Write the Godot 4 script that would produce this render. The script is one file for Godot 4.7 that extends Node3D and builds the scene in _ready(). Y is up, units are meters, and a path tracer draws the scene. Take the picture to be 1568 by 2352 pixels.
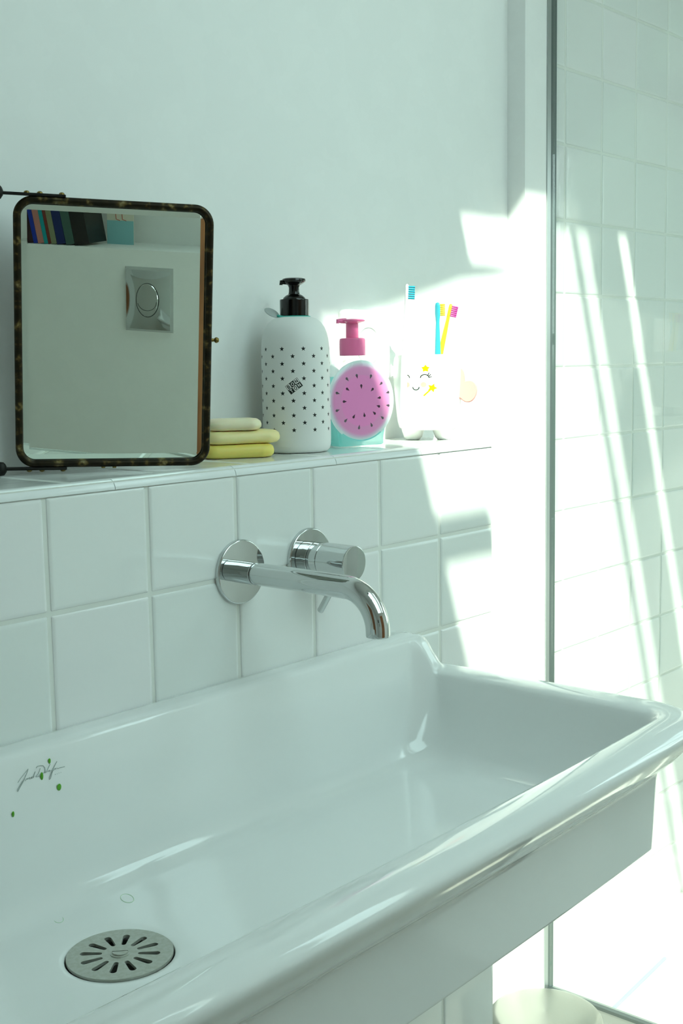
extends Node3D
# A bathroom corner: white ceramic trough basin on a tiled half wall with a ledge, daylight from a roof window.
# Heights are measured from the tile joint behind the taps (0) and lifted by FLOOR_DROP so that the floor is y = 0.

const FLOOR_DROP := 1.088
const SHELF := 0.1465
const BACK := -0.1755
const PITCH := 0.15
const SUN := Vector3(0.676, -1.2, -1.0)
const ROOF_SLOPE := 0.749

var taken := {}
var M := {}
var rng := RandomNumberGenerator.new()


func _ready() -> void:
	rng.seed = 7
	view()
	materials()
	shell()
	roof()
	sink_wall()
	shower()
	basin()
	taps()
	folding_mirror()
	shelf_things()
	opposite_side()
	floor_things()


# ---------------------------------------------------------------- camera, sky, sun

func view() -> void:
	var cam := Camera3D.new()
	cam.name = "camera"
	cam.transform = Transform3D(Basis(Vector3(0.65392429, -0.01706921, 0.75636741), Vector3(0.10390507, 0.99229823, -0.06743852), Vector3(-0.74939093, 0.12269009, 0.6506615)), Vector3(-1.7265, 0.2835 + FLOOR_DROP, 1.16115))
	cam.fov = 45.06
	cam.near = 0.02
	add_child(cam)
	cam.current = true

	var sky_look := ProceduralSkyMaterial.new()
	sky_look.sky_top_color = Color(0.85, 0.99, 0.985)
	sky_look.sky_horizon_color = Color(0.91, 1.0, 0.96)
	sky_look.ground_bottom_color = Color(0.45, 0.55, 0.48)
	sky_look.ground_horizon_color = Color(0.75, 0.90, 0.84)
	sky_look.sky_energy_multiplier = 1.6
	sky_look.ground_energy_multiplier = 1.2
	sky_look.sun_angle_max = 4.0
	var sky := Sky.new()
	sky.sky_material = sky_look
	var env := Environment.new()
	env.background_mode = Environment.BG_SKY
	env.sky = sky
	env.tonemap_mode = Environment.TONE_MAPPER_LINEAR
	env.tonemap_exposure = 1.35
	env.sdfgi_enabled = true
	env.ssao_enabled = true
	env.ssil_enabled = true
	var we := WorldEnvironment.new()
	we.name = "surroundings"
	we.environment = env
	add_child(we)

	var sun := DirectionalLight3D.new()
	sun.name = "sun"
	sun.light_color = Color(0.95, 1.0, 0.92)
	sun.light_energy = 2.15
	sun.light_angular_distance = 0.7
	sun.shadow_enabled = true
	add_child(sun)
	sun.look_at_from_position(Vector3.ZERO, SUN, Vector3.UP)


# ---------------------------------------------------------------- materials

func mat(called: String, color: Color, rough: float, metal := 0.0) -> StandardMaterial3D:
	var m := StandardMaterial3D.new()
	m.resource_name = called
	m.albedo_color = color
	m.roughness = rough
	m.metallic = metal
	M[called] = m
	return m


func noise_texture(freq: float, colors: Array, offsets: Array, octaves := 4, size := 512) -> NoiseTexture2D:
	var n := FastNoiseLite.new()
	n.seed = 11 + M.size()
	n.frequency = freq
	n.fractal_octaves = octaves
	var g := Gradient.new()
	g.offsets = PackedFloat32Array(offsets)
	g.colors = PackedColorArray(colors)
	var t := NoiseTexture2D.new()
	t.width = size
	t.height = size
	t.seamless = true
	t.noise = n
	t.color_ramp = g
	return t


func materials() -> void:
	var p := mat("paint", Color(0.945, 0.95, 0.945), 0.75)
	p.albedo_texture = noise_texture(0.012, [Color(0.993, 0.993, 0.993), Color(1, 1, 1)], [0.3, 0.7])
	p.uv1_triplanar = true
	p.uv1_world_triplanar = true
	p.uv1_scale = Vector3(1.3, 1.3, 1.3)
	mat("grout", Color(0.895, 0.90, 0.875), 0.8)
	var ripple := noise_texture(0.06, [Color.BLACK, Color.WHITE], [0.2, 0.8])
	for i in 4:
		var t := mat("tile_%d" % i, [Color(0.925, 0.93, 0.92), Color(0.915, 0.925, 0.915), Color(0.93, 0.93, 0.925), Color(0.91, 0.92, 0.91)][i], 0.09)
		t.heightmap_enabled = true
		t.heightmap_texture = ripple
		t.uv1_triplanar = true
		t.uv1_world_triplanar = true
		t.uv1_scale = Vector3(0.9, 0.9, 0.9)
		t.heightmap_scale = 0.014
	var c := mat("ceramic", Color(0.93, 0.935, 0.93), 0.07)
	c.clearcoat_enabled = true
	c.clearcoat = 0.5
	c.clearcoat_roughness = 0.03
	mat("glazed_trim", Color(0.93, 0.94, 0.94), 0.12)
	mat("chrome", Color(0.80, 0.81, 0.81), 0.04, 1.0)
	mat("chrome_dark_gap", Color(0.06, 0.06, 0.06), 0.6)
	mat("brushed_steel", Color(0.74, 0.74, 0.71), 0.27, 1.0)
	var ds := mat("strainer_steel", Color(0.74, 0.75, 0.72), 0.45, 0.55)
	ds.albedo_texture = noise_texture(0.03, [Color(0.95, 0.95, 0.93), Color(1, 1, 1)], [0.3, 0.7])
	ds.uv1_triplanar = true
	ds.uv1_scale = Vector3(9, 9, 9)
	mat("aluminium", Color(0.70, 0.72, 0.72), 0.32, 0.85)
	mat("aluminium_dark", Color(0.42, 0.46, 0.46), 0.4, 0.7)
	mat("drain_pipe_metal", Color(0.50, 0.50, 0.48), 0.5, 0.3)
	mat("rubber", Color(0.13, 0.13, 0.13), 0.6)
	var g := mat("pane", Color(0.42, 0.56, 0.49, 0.06), 0.0)
	g.transparency = BaseMaterial3D.TRANSPARENCY_ALPHA
	g.cull_mode = BaseMaterial3D.CULL_DISABLED
	var cg := mat("window_pane", Color(0.90, 0.97, 0.95, 0.03), 0.0)
	cg.transparency = BaseMaterial3D.TRANSPARENCY_ALPHA
	mat("glass_edge", Color(0.74, 0.90, 0.84), 0.15)
	mat("mirror", Color(0.93, 0.96, 0.92), 0.0, 1.0)
	var b := mat("patina", Color(1, 1, 1), 0.42, 0.75)
	b.albedo_texture = noise_texture(0.02, [Color(0.10, 0.085, 0.055), Color(0.17, 0.14, 0.08), Color(0.36, 0.30, 0.16), Color(0.62, 0.57, 0.42)], [0.0, 0.60, 0.74, 0.92], 5)
	b.uv1_triplanar = true
	b.uv1_scale = Vector3(5, 5, 5)
	mat("brass", Color(0.50, 0.42, 0.22), 0.35, 0.9)
	mat("dark_iron", Color(0.07, 0.065, 0.05), 0.5, 0.4)
	mat("bottle_white", Color(0.93, 0.93, 0.92), 0.42)
	mat("black_plastic", Color(0.012, 0.012, 0.012), 0.16)
	mat("pink_plastic", Color(1.0, 0.49, 0.70), 0.28)
	mat("ribbon", Color(0.25, 0.72, 0.66), 0.6)
	var tg := mat("tag", Color(0.74, 0.77, 0.76, 0.85), 0.4)
	tg.transparency = BaseMaterial3D.TRANSPARENCY_ALPHA
	var l := mat("clear_plastic", Color(0.80, 0.96, 0.94, 0.06), 0.03)
	l.transparency = BaseMaterial3D.TRANSPARENCY_ALPHA
	var q := mat("teal_liquid", Color(0.36, 0.93, 0.90, 0.50), 0.4)
	q.transparency = BaseMaterial3D.TRANSPARENCY_ALPHA
	q.backlight_enabled = true
	q.backlight = Color(0.3, 0.9, 0.9)
	for so in [["soap_pale", Color(0.97, 0.92, 0.78)], ["soap_cream", Color(0.98, 0.91, 0.66)], ["soap_yellow", Color(0.94, 0.86, 0.44)]]:
		var sm := mat(so[0], so[1], 0.45)
		sm.subsurf_scatter_enabled = true
		sm.subsurf_scatter_strength = 0.25
	mat("cup_white", Color(0.95, 0.95, 0.94), 0.2)
	mat("cup_pink", Color(0.95, 0.68, 0.65), 0.3)
	mat("brush_white", Color(0.92, 0.93, 0.93), 0.3)
	mat("brush_blue", Color(0.25, 0.72, 0.80), 0.3)
	mat("brush_yellow", Color(0.95, 0.85, 0.22), 0.3)
	mat("bristle_blue", Color(0.10, 0.62, 0.72), 0.7)
	mat("bristle_pink", Color(0.80, 0.25, 0.60), 0.7)
	mat("bristle_pale", Color(0.85, 0.90, 0.92), 0.7)
	mat("green_stain", Color(0.34, 0.64, 0.14), 0.3)
	mat("green_film", Color(0.81, 0.90, 0.80), 0.2)
	mat("ink", Color(0.66, 0.70, 0.68), 0.3)
	var w := mat("door_wood", Color(1, 1, 1), 0.45)
	w.albedo_texture = noise_texture(0.012, [Color(0.50, 0.31, 0.18), Color(0.66, 0.43, 0.27)], [0.3, 0.7])
	w.uv1_triplanar = true
	w.uv1_world_triplanar = true
	w.uv1_scale = Vector3(3.0, 0.35, 3.0)
	mat("paper", Color(0.86, 0.84, 0.77), 0.8)
	mat("floor_white", Color(0.90, 0.90, 0.88), 0.3)
	mat("floor_grey", Color(0.70, 0.70, 0.67), 0.5)
	mat("fabric", Color(0.55, 0.57, 0.55), 0.9)


# ---------------------------------------------------------------- mesh helpers

func P(x: float, y: float, z: float) -> Vector3:
	return Vector3(x, y + FLOOR_DROP, z)


func numbered(called: String) -> String:
	if not taken.has(called):
		taken[called] = 0
		return called
	taken[called] += 1
	return "%s_%03d" % [called, taken[called]]


func thing(called: String, label: String, category: String, at := Vector3.ZERO, group := "") -> Node3D:
	var o := Node3D.new()
	o.name = numbered(called)
	add_child(o, true)
	o.position = at
	tag(o, label, category, group)
	return o


func tag(o: Node3D, label: String, category: String, group := "") -> void:
	o.set_meta("label", label)
	o.set_meta("category", category)
	if group:
		o.set_meta("group", group)


func structure(called: String, label: String, category: String) -> Node3D:
	var o := Node3D.new()
	o.name = called
	add_child(o, true)
	o.set_meta("kind", "structure")
	o.set_meta("label", label)
	o.set_meta("category", category)
	return o


func part(called: String, mesh: Mesh, m: Material, parent: Node3D, at := Vector3.ZERO) -> MeshInstance3D:
	var o := MeshInstance3D.new()
	o.name = called
	o.mesh = mesh
	o.material_override = m
	o.position = at
	parent.add_child(o, true)
	return o


# A mesh out of points and triangles; faces of a closed shape are turned outwards, edges sharper than the angle stay sharp.
func shape(v: PackedVector3Array, idx: PackedInt32Array, crease := 38.0, uv := PackedVector2Array(), closed := true) -> ArrayMesh:
	var n := idx.size() / 3
	var vol := 0.0
	var face := PackedVector3Array()
	face.resize(n)
	for t in n:
		var a := v[idx[t * 3]]
		var b := v[idx[t * 3 + 1]]
		var c := v[idx[t * 3 + 2]]
		vol += a.dot(b.cross(c))
		face[t] = (c - a).cross(b - a)
	if closed and vol > 0.0:
		for t in n:
			var k := idx[t * 3 + 1]
			idx[t * 3 + 1] = idx[t * 3 + 2]
			idx[t * 3 + 2] = k
			face[t] = -face[t]
	var around := []
	around.resize(v.size())
	for t in n:
		for k in 3:
			var i := idx[t * 3 + k]
			if around[i] == null:
				around[i] = PackedInt32Array()
			around[i].append(t)
	var unit := PackedVector3Array()
	unit.resize(n)
	for t in n:
		unit[t] = face[t].normalized()
	var limit := cos(deg_to_rad(crease))
	var vs := PackedVector3Array()
	var ns := PackedVector3Array()
	var us := PackedVector2Array()
	for t in n:
		if face[t].length_squared() < 1e-24:
			continue
		for k in 3:
			var i := idx[t * 3 + k]
			var s := Vector3.ZERO
			for f in around[i]:
				if unit[f].dot(unit[t]) >= limit:
					s += face[f]
			vs.append(v[i])
			ns.append(s.normalized() if s.length_squared() > 1e-24 else unit[t])
			if uv.size():
				us.append(uv[i])
	var arr := []
	arr.resize(Mesh.ARRAY_MAX)
	arr[Mesh.ARRAY_VERTEX] = vs
	arr[Mesh.ARRAY_NORMAL] = ns
	if uv.size():
		arr[Mesh.ARRAY_TEX_UV] = us
	var m := ArrayMesh.new()
	m.add_surface_from_arrays(Mesh.PRIMITIVE_TRIANGLES, arr)
	return m


# Rings of equal count joined into a skin, with both ends closed by fans when capped.
func loft(rings: Array, capped := true, crease := 38.0, looped := false, uv := PackedVector2Array(), closed := true) -> ArrayMesh:
	var v := PackedVector3Array()
	var idx := PackedInt32Array()
	var n: int = rings[0].size()
	for r in rings:
		for q in r:
			v.append(q)
	var last := rings.size() if looped else rings.size() - 1
	for j in last:
		var a := j * n
		var b := ((j + 1) % rings.size()) * n
		for i in n:
			var i2 := (i + 1) % n
			idx.append_array([a + i, b + i, a + i2, a + i2, b + i, b + i2])
	if capped and not looped:
		for e in [0, rings.size() - 1]:
			var c := Vector3.ZERO
			for q in rings[e]:
				c += q
			v.append(c / n)
			var at := v.size() - 1
			for i in n:
				var i2: int = (i + 1) % n
				if e == 0:
					idx.append_array([at, i, i2])
				else:
					idx.append_array([at, e * n + i2, e * n + i])
	return shape(v, idx, crease, uv, closed)


func ring(r: float, y: float, n := 48, stretch := 1.0) -> Array:
	var a := []
	for i in n:
		var t := TAU * i / n
		a.append(Vector3(r * cos(t), y, r * stretch * sin(t)))
	return a


func lathe(profile: Array, n := 48, crease := 38.0, stretch := 1.0) -> ArrayMesh:
	var rings := []
	for p in profile:
		rings.append(ring(maxf(p[0], 0.00005), p[1], n, stretch))
	return loft(rings, true, crease)


# A rounded rectangle in two dimensions.
func rounded(w: float, h: float, r: float, n := 5) -> Array:
	var a := []
	for k in 4:
		var c: Vector2 = [Vector2(w / 2 - r, h / 2 - r), Vector2(-w / 2 + r, h / 2 - r), Vector2(-w / 2 + r, -h / 2 + r), Vector2(w / 2 - r, -h / 2 + r)][k]
		for i in n + 1:
			var t: float = PI / 2 * (k + float(i) / n)
			a.append(c + Vector2(cos(t), sin(t)) * r)
	return a


# A block with rounded upright edges (radius r) and softened rims (radius e), standing on y = 0.
func block(w: float, h: float, d: float, r := 0.003, e := 0.0015, n := 4) -> ArrayMesh:
	var rings := []
	for s in [[e, 0.0], [e * 0.3, e * 0.3], [0.0, e], [0.0, h - e], [e * 0.3, h - e * 0.3], [e, h]]:
		var a := []
		for q in rounded(w - 2 * s[0], d - 2 * s[0], maxf(r - s[0], 0.0003), n):
			a.append(Vector3(q.x, s[1], q.y))
		rings.append(a)
	return loft(rings, true, 50.0)


func plain_box(from: Vector3, to: Vector3) -> ArrayMesh:
	var rings := []
	for y in [from.y, to.y]:
		rings.append([Vector3(from.x, y, from.z), Vector3(to.x, y, from.z), Vector3(to.x, y, to.z), Vector3(from.x, y, to.z)])
	return loft(rings, true, 20.0)


# A tube round a path; radii may differ from point to point.
func tube(path: Array, radii: Array, n := 16, looped := false, crease := 50.0) -> ArrayMesh:
	var rings := []
	var count := path.size()
	var side := Vector3.ZERO
	for i in count:
		var before: Vector3 = path[(i - 1 + count) % count] if looped or i > 0 else path[i]
		var after: Vector3 = path[(i + 1) % count] if looped or i < count - 1 else path[i]
		var d := (after - before).normalized()
		if side == Vector3.ZERO:
			side = d.cross(Vector3.UP if absf(d.y) < 0.9 else Vector3.RIGHT).normalized()
		side = (side - d * side.dot(d)).normalized()
		var up := side.cross(d)
		var r: float = radii[i] if radii.size() > 1 else radii[0]
		var a := []
		for k in n:
			var t := TAU * k / n
			a.append(path[i] + (side * cos(t) + up * sin(t)) * r)
		rings.append(a)
	return loft(rings, not looped, crease, looped)


# A flat outline in the x-y plane given thickness along z.
func slab(outline: Array, depth: float, soft := 0.0) -> ArrayMesh:
	var rings := []
	var steps := [[0.0, 0.0], [0.0, depth]] if soft == 0.0 else [[soft, 0.0], [0.0, soft], [0.0, depth - soft], [soft, depth]]
	var c := Vector2.ZERO
	for q in outline:
		c += q
	c /= outline.size()
	for s in steps:
		var a := []
		for q in outline:
			var away: Vector2 = (q - c)
			var w: Vector2 = q - away.normalized() * s[0]
			a.append(Vector3(w.x, w.y, s[1]))
		rings.append(a)
	return loft(rings, true, 40.0)


func tile_mesh(w: float, h: float) -> ArrayMesh:
	# lies in the x-y plane, face towards +z, back at z = 0
	var rings := []
	for s in [[0.0, 0.0], [0.0, 0.0042], [0.0008, 0.0053], [0.0024, 0.0061], [0.0055, 0.0065]]:
		var a := []
		for q in rounded(w - 2 * s[0], h - 2 * s[0], 0.0012, 1):
			a.append(Vector3(q.x, q.y, s[1]))
		rings.append(a)
	return loft(rings, true, 24.0)


# ---------------------------------------------------------------- room shell

func shell() -> void:
	var f := structure("floor", "white bathroom floor", "floor")
	part("slab", plain_box(Vector3(-2.8, -0.12, BACK - 0.1), Vector3(0.414, 0.0, 2.25)), M.floor_grey, f)
	part("shower_slab", plain_box(Vector3(0.414, -0.12, BACK - 0.1), Vector3(1.85, 0.0, 2.25)), M.floor_white, f)
	var wb := structure("wall_back", "white painted wall above and behind the tiled ledge", "wall")
	part("plaster", plain_box(Vector3(-2.8, 0.0, BACK - 0.12), Vector3(0.36, 3.1, BACK)), M.paint, wb)
	var wl := structure("wall_left", "white painted side wall with the door", "wall")
	part("plaster", plain_box(Vector3(-2.8, 0.0, BACK - 0.12), Vector3(-2.7, 3.1, 0.35)), M.paint, wl)
	part("plaster", plain_box(Vector3(-2.8, 0.0, 1.15), Vector3(-2.7, 3.1, 2.25)), M.paint, wl)
	part("plaster", plain_box(Vector3(-2.8, 2.05, 0.35), Vector3(-2.7, 3.1, 1.15)), M.paint, wl)
	var dr := structure("door_1", "brown wooden door in the side wall", "door")
	part("leaf", plain_box(Vector3(-2.79, 0.005, 0.35), Vector3(-2.735, 2.05, 1.15)), M.door_wood, dr)
	for k in 2:
		part("door_panel", block(0.55, 0.75, 0.012, 0.004, 0.003), M.door_wood, dr, Vector3(-2.733, 0.2 + k * 0.92, 0.75)).rotation.y = PI / 2
	part("door_handle", tube([Vector3(-2.735, 1.0, 1.08), Vector3(-2.68, 1.0, 1.08), Vector3(-2.675, 1.0, 1.07), Vector3(-2.675, 1.0, 0.97)], [0.009]), M.brushed_steel, dr)
	var wr := structure("wall_right", "white end wall of the shower", "wall")
	part("plaster", plain_box(Vector3(1.75, 0.0, BACK - 0.12), Vector3(1.85, 3.1, 0.55)), M.paint, wr)
	part("plaster", plain_box(Vector3(1.75, 0.0, 1.65), Vector3(1.85, 3.1, 2.25)), M.paint, wr)
	part("plaster", plain_box(Vector3(1.75, 0.0, 0.55), Vector3(1.85, 0.80, 1.65)), M.paint, wr)
	part("plaster", plain_box(Vector3(1.75, 2.05, 0.55), Vector3(1.85, 3.1, 1.65)), M.paint, wr)
	var wn := structure("window_2", "white barred window in the end wall, mirrored in the chrome", "window")
	part("pane", plain_box(Vector3(1.795, 0.80, 0.55), Vector3(1.800, 2.05, 1.65)), M.window_pane, wn)
	for k in 4:
		part("upright_bar", plain_box(Vector3(1.775, 0.80, 0.55 + k * 0.355), Vector3(1.82, 2.05, 0.585 + k * 0.355)), M.paint, wn)
	for k in 3:
		part("cross_bar", plain_box(Vector3(1.778, 0.80 + k * 0.6075, 0.55), Vector3(1.818, 0.835 + k * 0.6075, 1.65)), M.paint, wn)
	var wo := structure("wall_opposite", "white wall under the roof slope, behind the cistern boxing", "wall")
	part("plaster", plain_box(Vector3(-2.8, 0.0, 2.15), Vector3(1.85, 2.0, 2.25)), M.paint, wo)
	var ce := structure("ceiling", "flat white ceiling", "ceiling")
	part("plaster", plain_box(Vector3(-2.8, 2.95, BACK - 0.12), Vector3(1.85, 3.07, 0.70)), M.paint, ce)


func roof_y(z: float) -> float:
	return 2.7 - ROOF_SLOPE * (z - 1.0)


# A piece of the roof slope between two x and two z, given thickness upwards from the slope (or from a lift above it).
func roof_piece(x0: float, x1: float, z0: float, z1: float, thick: float, lift := 0.0) -> ArrayMesh:
	var nrm := Vector3(0, 1, ROOF_SLOPE).normalized()
	var low := []
	var top := []
	for q in [[x0, z0], [x1, z0], [x1, z1], [x0, z1]]:
		var b := Vector3(q[0], roof_y(q[1]), q[1]) + nrm * lift
		low.append(b)
		top.append(b + nrm * thick)
	return loft([low, top], true, 20.0)


func roof() -> void:
	var xl := -0.995
	var xr := 0.110
	var z0 := 0.826
	var z1 := 1.985
	var s := structure("wall_slope", "white sloping roof side with the roof window", "roof slope")
	part("plaster", roof_piece(-2.8, xl, 0.60, 2.27, 0.06), M.paint, s)
	part("plaster", roof_piece(xr, 0.50, 0.60, 2.27, 0.06), M.paint, s)
	part("plaster", roof_piece(1.00, 1.85, 0.60, 2.27, 0.06), M.paint, s)
	part("plaster", roof_piece(0.50, 1.00, 0.60, z0, 0.06), M.paint, s)
	part("plaster", roof_piece(0.50, 1.00, z1, 2.27, 0.06), M.paint, s)
	part("plaster", roof_piece(xl, xr, 0.60, z0, 0.06), M.paint, s)
	part("plaster", roof_piece(xl, xr, z1, 2.27, 0.06), M.paint, s)
	var w := structure("window_1", "roof window with its sash ajar", "window")
	part("sash_stile", roof_piece(-0.143, -0.119, z0, z1, 0.008, 0.02), M.aluminium, w)
	part("frame_board", roof_piece(-0.070, 0.062, z0, z1, 0.008, 0.02), M.paint, w)
	part("pane", roof_piece(xl, -0.143, z0, z1, 0.006, 0.03), M.window_pane, w)
	part("pane", roof_piece(-0.119, -0.070, z0, z1, 0.006, 0.03), M.window_pane, w)
	var w3 := structure("window_3", "roof window above the shower", "window")
	part("pane", roof_piece(0.50, 1.00, z0, z1, 0.006, 0.03), M.window_pane, w3)
	for k in 2:
		part("sash_stile", roof_piece(0.50 + k * 0.46, 0.54 + k * 0.46, z0, z1, 0.03, 0.012), M.paint, w3)
	part("hinge_plate", roof_piece(xl, -0.835, 1.195, 1.238, 0.02, 0.012), M.aluminium, w)
	# the blind is pulled a little way out and hangs askew at one corner
	var nrm := Vector3(0, 1, ROOF_SLOPE).normalized()
	var low := []
	var top := []
	for q in [[-0.975, 0.815], [-0.52, 0.815], [-0.52, 0.868], [-0.40, 0.868], [-0.40, 0.880], [-0.563, 0.887], [-0.861, 0.922], [-0.975, 0.924]]:
		var b := Vector3(q[0], roof_y(q[1]), q[1]) + nrm * 0.008
		low.append(b)
		top.append(b + nrm * 0.002)
	part("blind", loft([low, top], true, 20.0), M.fabric, w)


# ---------------------------------------------------------------- tiled half wall

func sink_wall() -> void:
	var w := structure("wall_sink", "half wall of square white tiles behind the basin with a ledge on top", "tiled wall")
	part("core", plain_box(Vector3(-2.7, 0.0, BACK), P(-0.0005, SHELF - 0.0021, -0.0021)), M.grout, w)
	var g := 0.0052
	var full := tile_mesh(PITCH - g, PITCH - g)
	var top := tile_mesh(PITCH - g, 0.1335 - g / 2)
	for c in range(1, 9):
		for r in range(0, 9):
			var o: MeshInstance3D
			var x := -PITCH * (c - 0.5)
			if r == 0:
				o = part("tile", top, M["tile_%d" % (rng.randi() % 4)], w, P(x, (0.1335 + g / 2) / 2, -0.0065))
			elif r < 8:
				o = part("tile", full, M["tile_%d" % (rng.randi() % 4)], w, P(x, -PITCH * (r - 0.5), -0.0065))
			else:
				break
			o.rotation = Vector3(rng.randf_range(-1, 1), rng.randf_range(-1, 1), 0) * 0.0022
	# ledge tiles
	var depth := 0.1755 - 0.011 - g
	var ledge := tile_mesh(PITCH - g, depth)
	for c in range(1, 9):
		var o := part("ledge_tile", ledge, M["tile_%d" % (rng.randi() % 4)], w, P(-PITCH * (c - 0.5) + 0.045, SHELF - 0.0065, -0.011 - g / 2 - depth / 2 - 0.001))
		if c == 1:
			o.position.x -= 0.0225
			o.scale.x = 0.69
		o.rotation = Vector3(-PI / 2, 0, 0)
	# end face of the half wall
	for r in 8:
		var o := part("end_tile", tile_mesh(0.165, PITCH - g), M["tile_%d" % (r % 4)], w, P(-0.004, -PITCH * (r - 0.5) - 0.012, -0.0885))
		o.rotation.y = PI / 2
	# quarter round edge of the ledge
	var t := structure("trim_1", "rounded white glazed edge strip along the front of the ledge", "edge trim")
	var prof := [Vector2(-0.011, 0.1344)]
	for i in 9:
		var a := PI / 2 * i / 8.0
		prof.append(Vector2(-0.0115 + 0.0125 * cos(a), SHELF - 0.0115 + 0.0120 * sin(a)))
	prof.append(Vector2(-0.0125, SHELF - 0.004))
	prof.insert(1, Vector2(0.0008, 0.1344))
	for k in 8:
		var x1 := -k * 0.2 - (0.0 if k == 0 else 0.0)
		var rings := []
		for x in [x1 - 0.1990, x1 + (0.002 if k == 0 else 0.0)]:
			var a := []
			for q in prof:
				a.append(P(x, q.y, q.x))
			rings.append(a)
		part("edge_piece", loft(rings, true, 30.0), M.glazed_trim, t)


# ---------------------------------------------------------------- shower

func shower() -> void:
	var w := structure("wall_shower", "white square tiles of the shower wall behind the glass", "tiled wall")
	part("core", plain_box(Vector3(0.36, 0.0, BACK - 0.12), Vector3(1.75, 3.1, BACK - 0.0021)), M.grout, w)
	var g := 0.0052
	var full := tile_mesh(PITCH - g, PITCH - g)
	for c in range(-1, 9):
		for r in range(-8, 11):
			var x := 0.5265 + PITCH * (c + 0.5)
			var y := 0.408 - PITCH * (r + 0.5)
			if y < -1.02 or x > 1.72 or x < 0.42:
				continue
			var o := part("tile", full, M["tile_%d" % (rng.randi() % 4)], w, P(x, y, BACK - 0.0065))
			o.rotation = Vector3(rng.randf_range(-1, 1), rng.randf_range(-1, 1), 0) * 0.0022
	var p := structure("trim_2", "shallow white pier that carries the glass screen", "pier")
	part("plaster", plain_box(Vector3(0.3125, 0.0, BACK), Vector3(0.3885, 3.0, -0.1360)), M.paint, p)

	var s := thing("shower_screen", "clear glass shower screen in a slim metal channel beside the white pier", "shower screen", Vector3(0.414, 0, 0))
	part("wall_channel", plain_box(Vector3(-0.0250, 0.045, BACK), Vector3(-0.0125, 2.25, -0.134)), M.aluminium, s)
	part("wall_channel", plain_box(Vector3(-0.0120, 0.045, BACK + 0.002), Vector3(0.0100, 2.25, -0.1352)), M.aluminium_dark, s)
	part("glass_pane", plain_box(Vector3(-0.004, 0.05, -0.1350), Vector3(0.004, 2.2, 0.80)), M.pane, s)
	part("floor_rail", plain_box(Vector3(-0.012, 0.0, -0.136), Vector3(0.012, 0.045, 0.80)), M.aluminium, s)
	part("rail_cap", plain_box(Vector3(-0.016, 0.045, -0.136), Vector3(-0.005, 0.052, 0.80)), M.aluminium_dark, s)
	var seal := part("floor_seal", block(0.33, 0.004, 0.007, 0.002, 0.001), M.glass_edge, self, Vector3(0.60, 0.0, -0.036))
	seal.rotation.y = 0.06
	tag(seal, "thin pale green seal strip across the sunlit white shower floor", "seal strip")


# ---------------------------------------------------------------- basin

# Points along a polyline at even spacing; the last point is left out.
func even(path: Array, n: int) -> Array:
	var total := 0.0
	for k in path.size() - 1:
		total += path[k].distance_to(path[k + 1])
	var out := []
	var k := 0
	var gone := 0.0
	for i in n:
		var want := total * i / n
		while k < path.size() - 2 and gone + path[k].distance_to(path[k + 1]) < want:
			gone += path[k].distance_to(path[k + 1])
			k += 1
		out.append(path[k].lerp(path[k + 1], clampf((want - gone) / maxf(path[k].distance_to(path[k + 1]), 1e-6), 0.0, 1.0)))
	return out


func bend(c: Vector2, r: float, from: float, to: float, n: int) -> Array:
	var out := []
	for k in n + 1:
		var a := lerpf(from, to, float(k) / n)
		out.append(c + Vector2(cos(a), sin(a)) * r)
	return out


func basin_ring(xl: float, xr: float, zb: float, zf: float, rb: float, rf: float, ys: float, yb: float) -> Array:
	var mid := (xl + xr) / 2.0
	var reach := 0.546
	var near := 0.19
	var a := []
	a += even([Vector2(mid + reach, zb), Vector2(mid - reach, zb)], 24)
	a += even([Vector2(mid - reach, zb)] + bend(Vector2(xl + rb, zb + rb), rb, -PI / 2, -PI, 16) + [Vector2(xl, near)], 110)
	a += even([Vector2(xl, near), Vector2(xl, zf - rf)], 10)
	a += even(bend(Vector2(xl + rf, zf - rf), rf, PI, PI / 2, 14), 14)
	a += even([Vector2(xl + rf, zf), Vector2(xr - rf, zf)], 40)
	a += even(bend(Vector2(xr - rf, zf - rf), rf, PI / 2, 0.0, 14), 14)
	a += even([Vector2(xr, zf - rf), Vector2(xr, near)], 10)
	a += even([Vector2(xr, near)] + bend(Vector2(xr - rb, zb + rb), rb, 0.0, -PI / 2, 16) + [Vector2(mid + reach, zb)], 110)
	var out := []
	for q in a:
		# how far the point lies outside the raised part along the wall
		var over := Vector2(maxf(absf(q.x + 0.986) - 0.732, 0.0), maxf(q.y - maxf(0.042, zb + 0.004), 0.0)).length()
		var up := 1.0 - smoothstep(-0.004, 0.034, over)
		var bow := -0.020 * pow((q.x + 0.986) / 0.78, 2.0) * smoothstep(0.25, 0.45, q.y)
		out.append(P(q.x, lerpf(ys, yb, up), q.y + bow))
	return out


func basin_back_z(y: float) -> float:
	return 0.0435 + (-0.150 - y) * 0.1735


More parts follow.
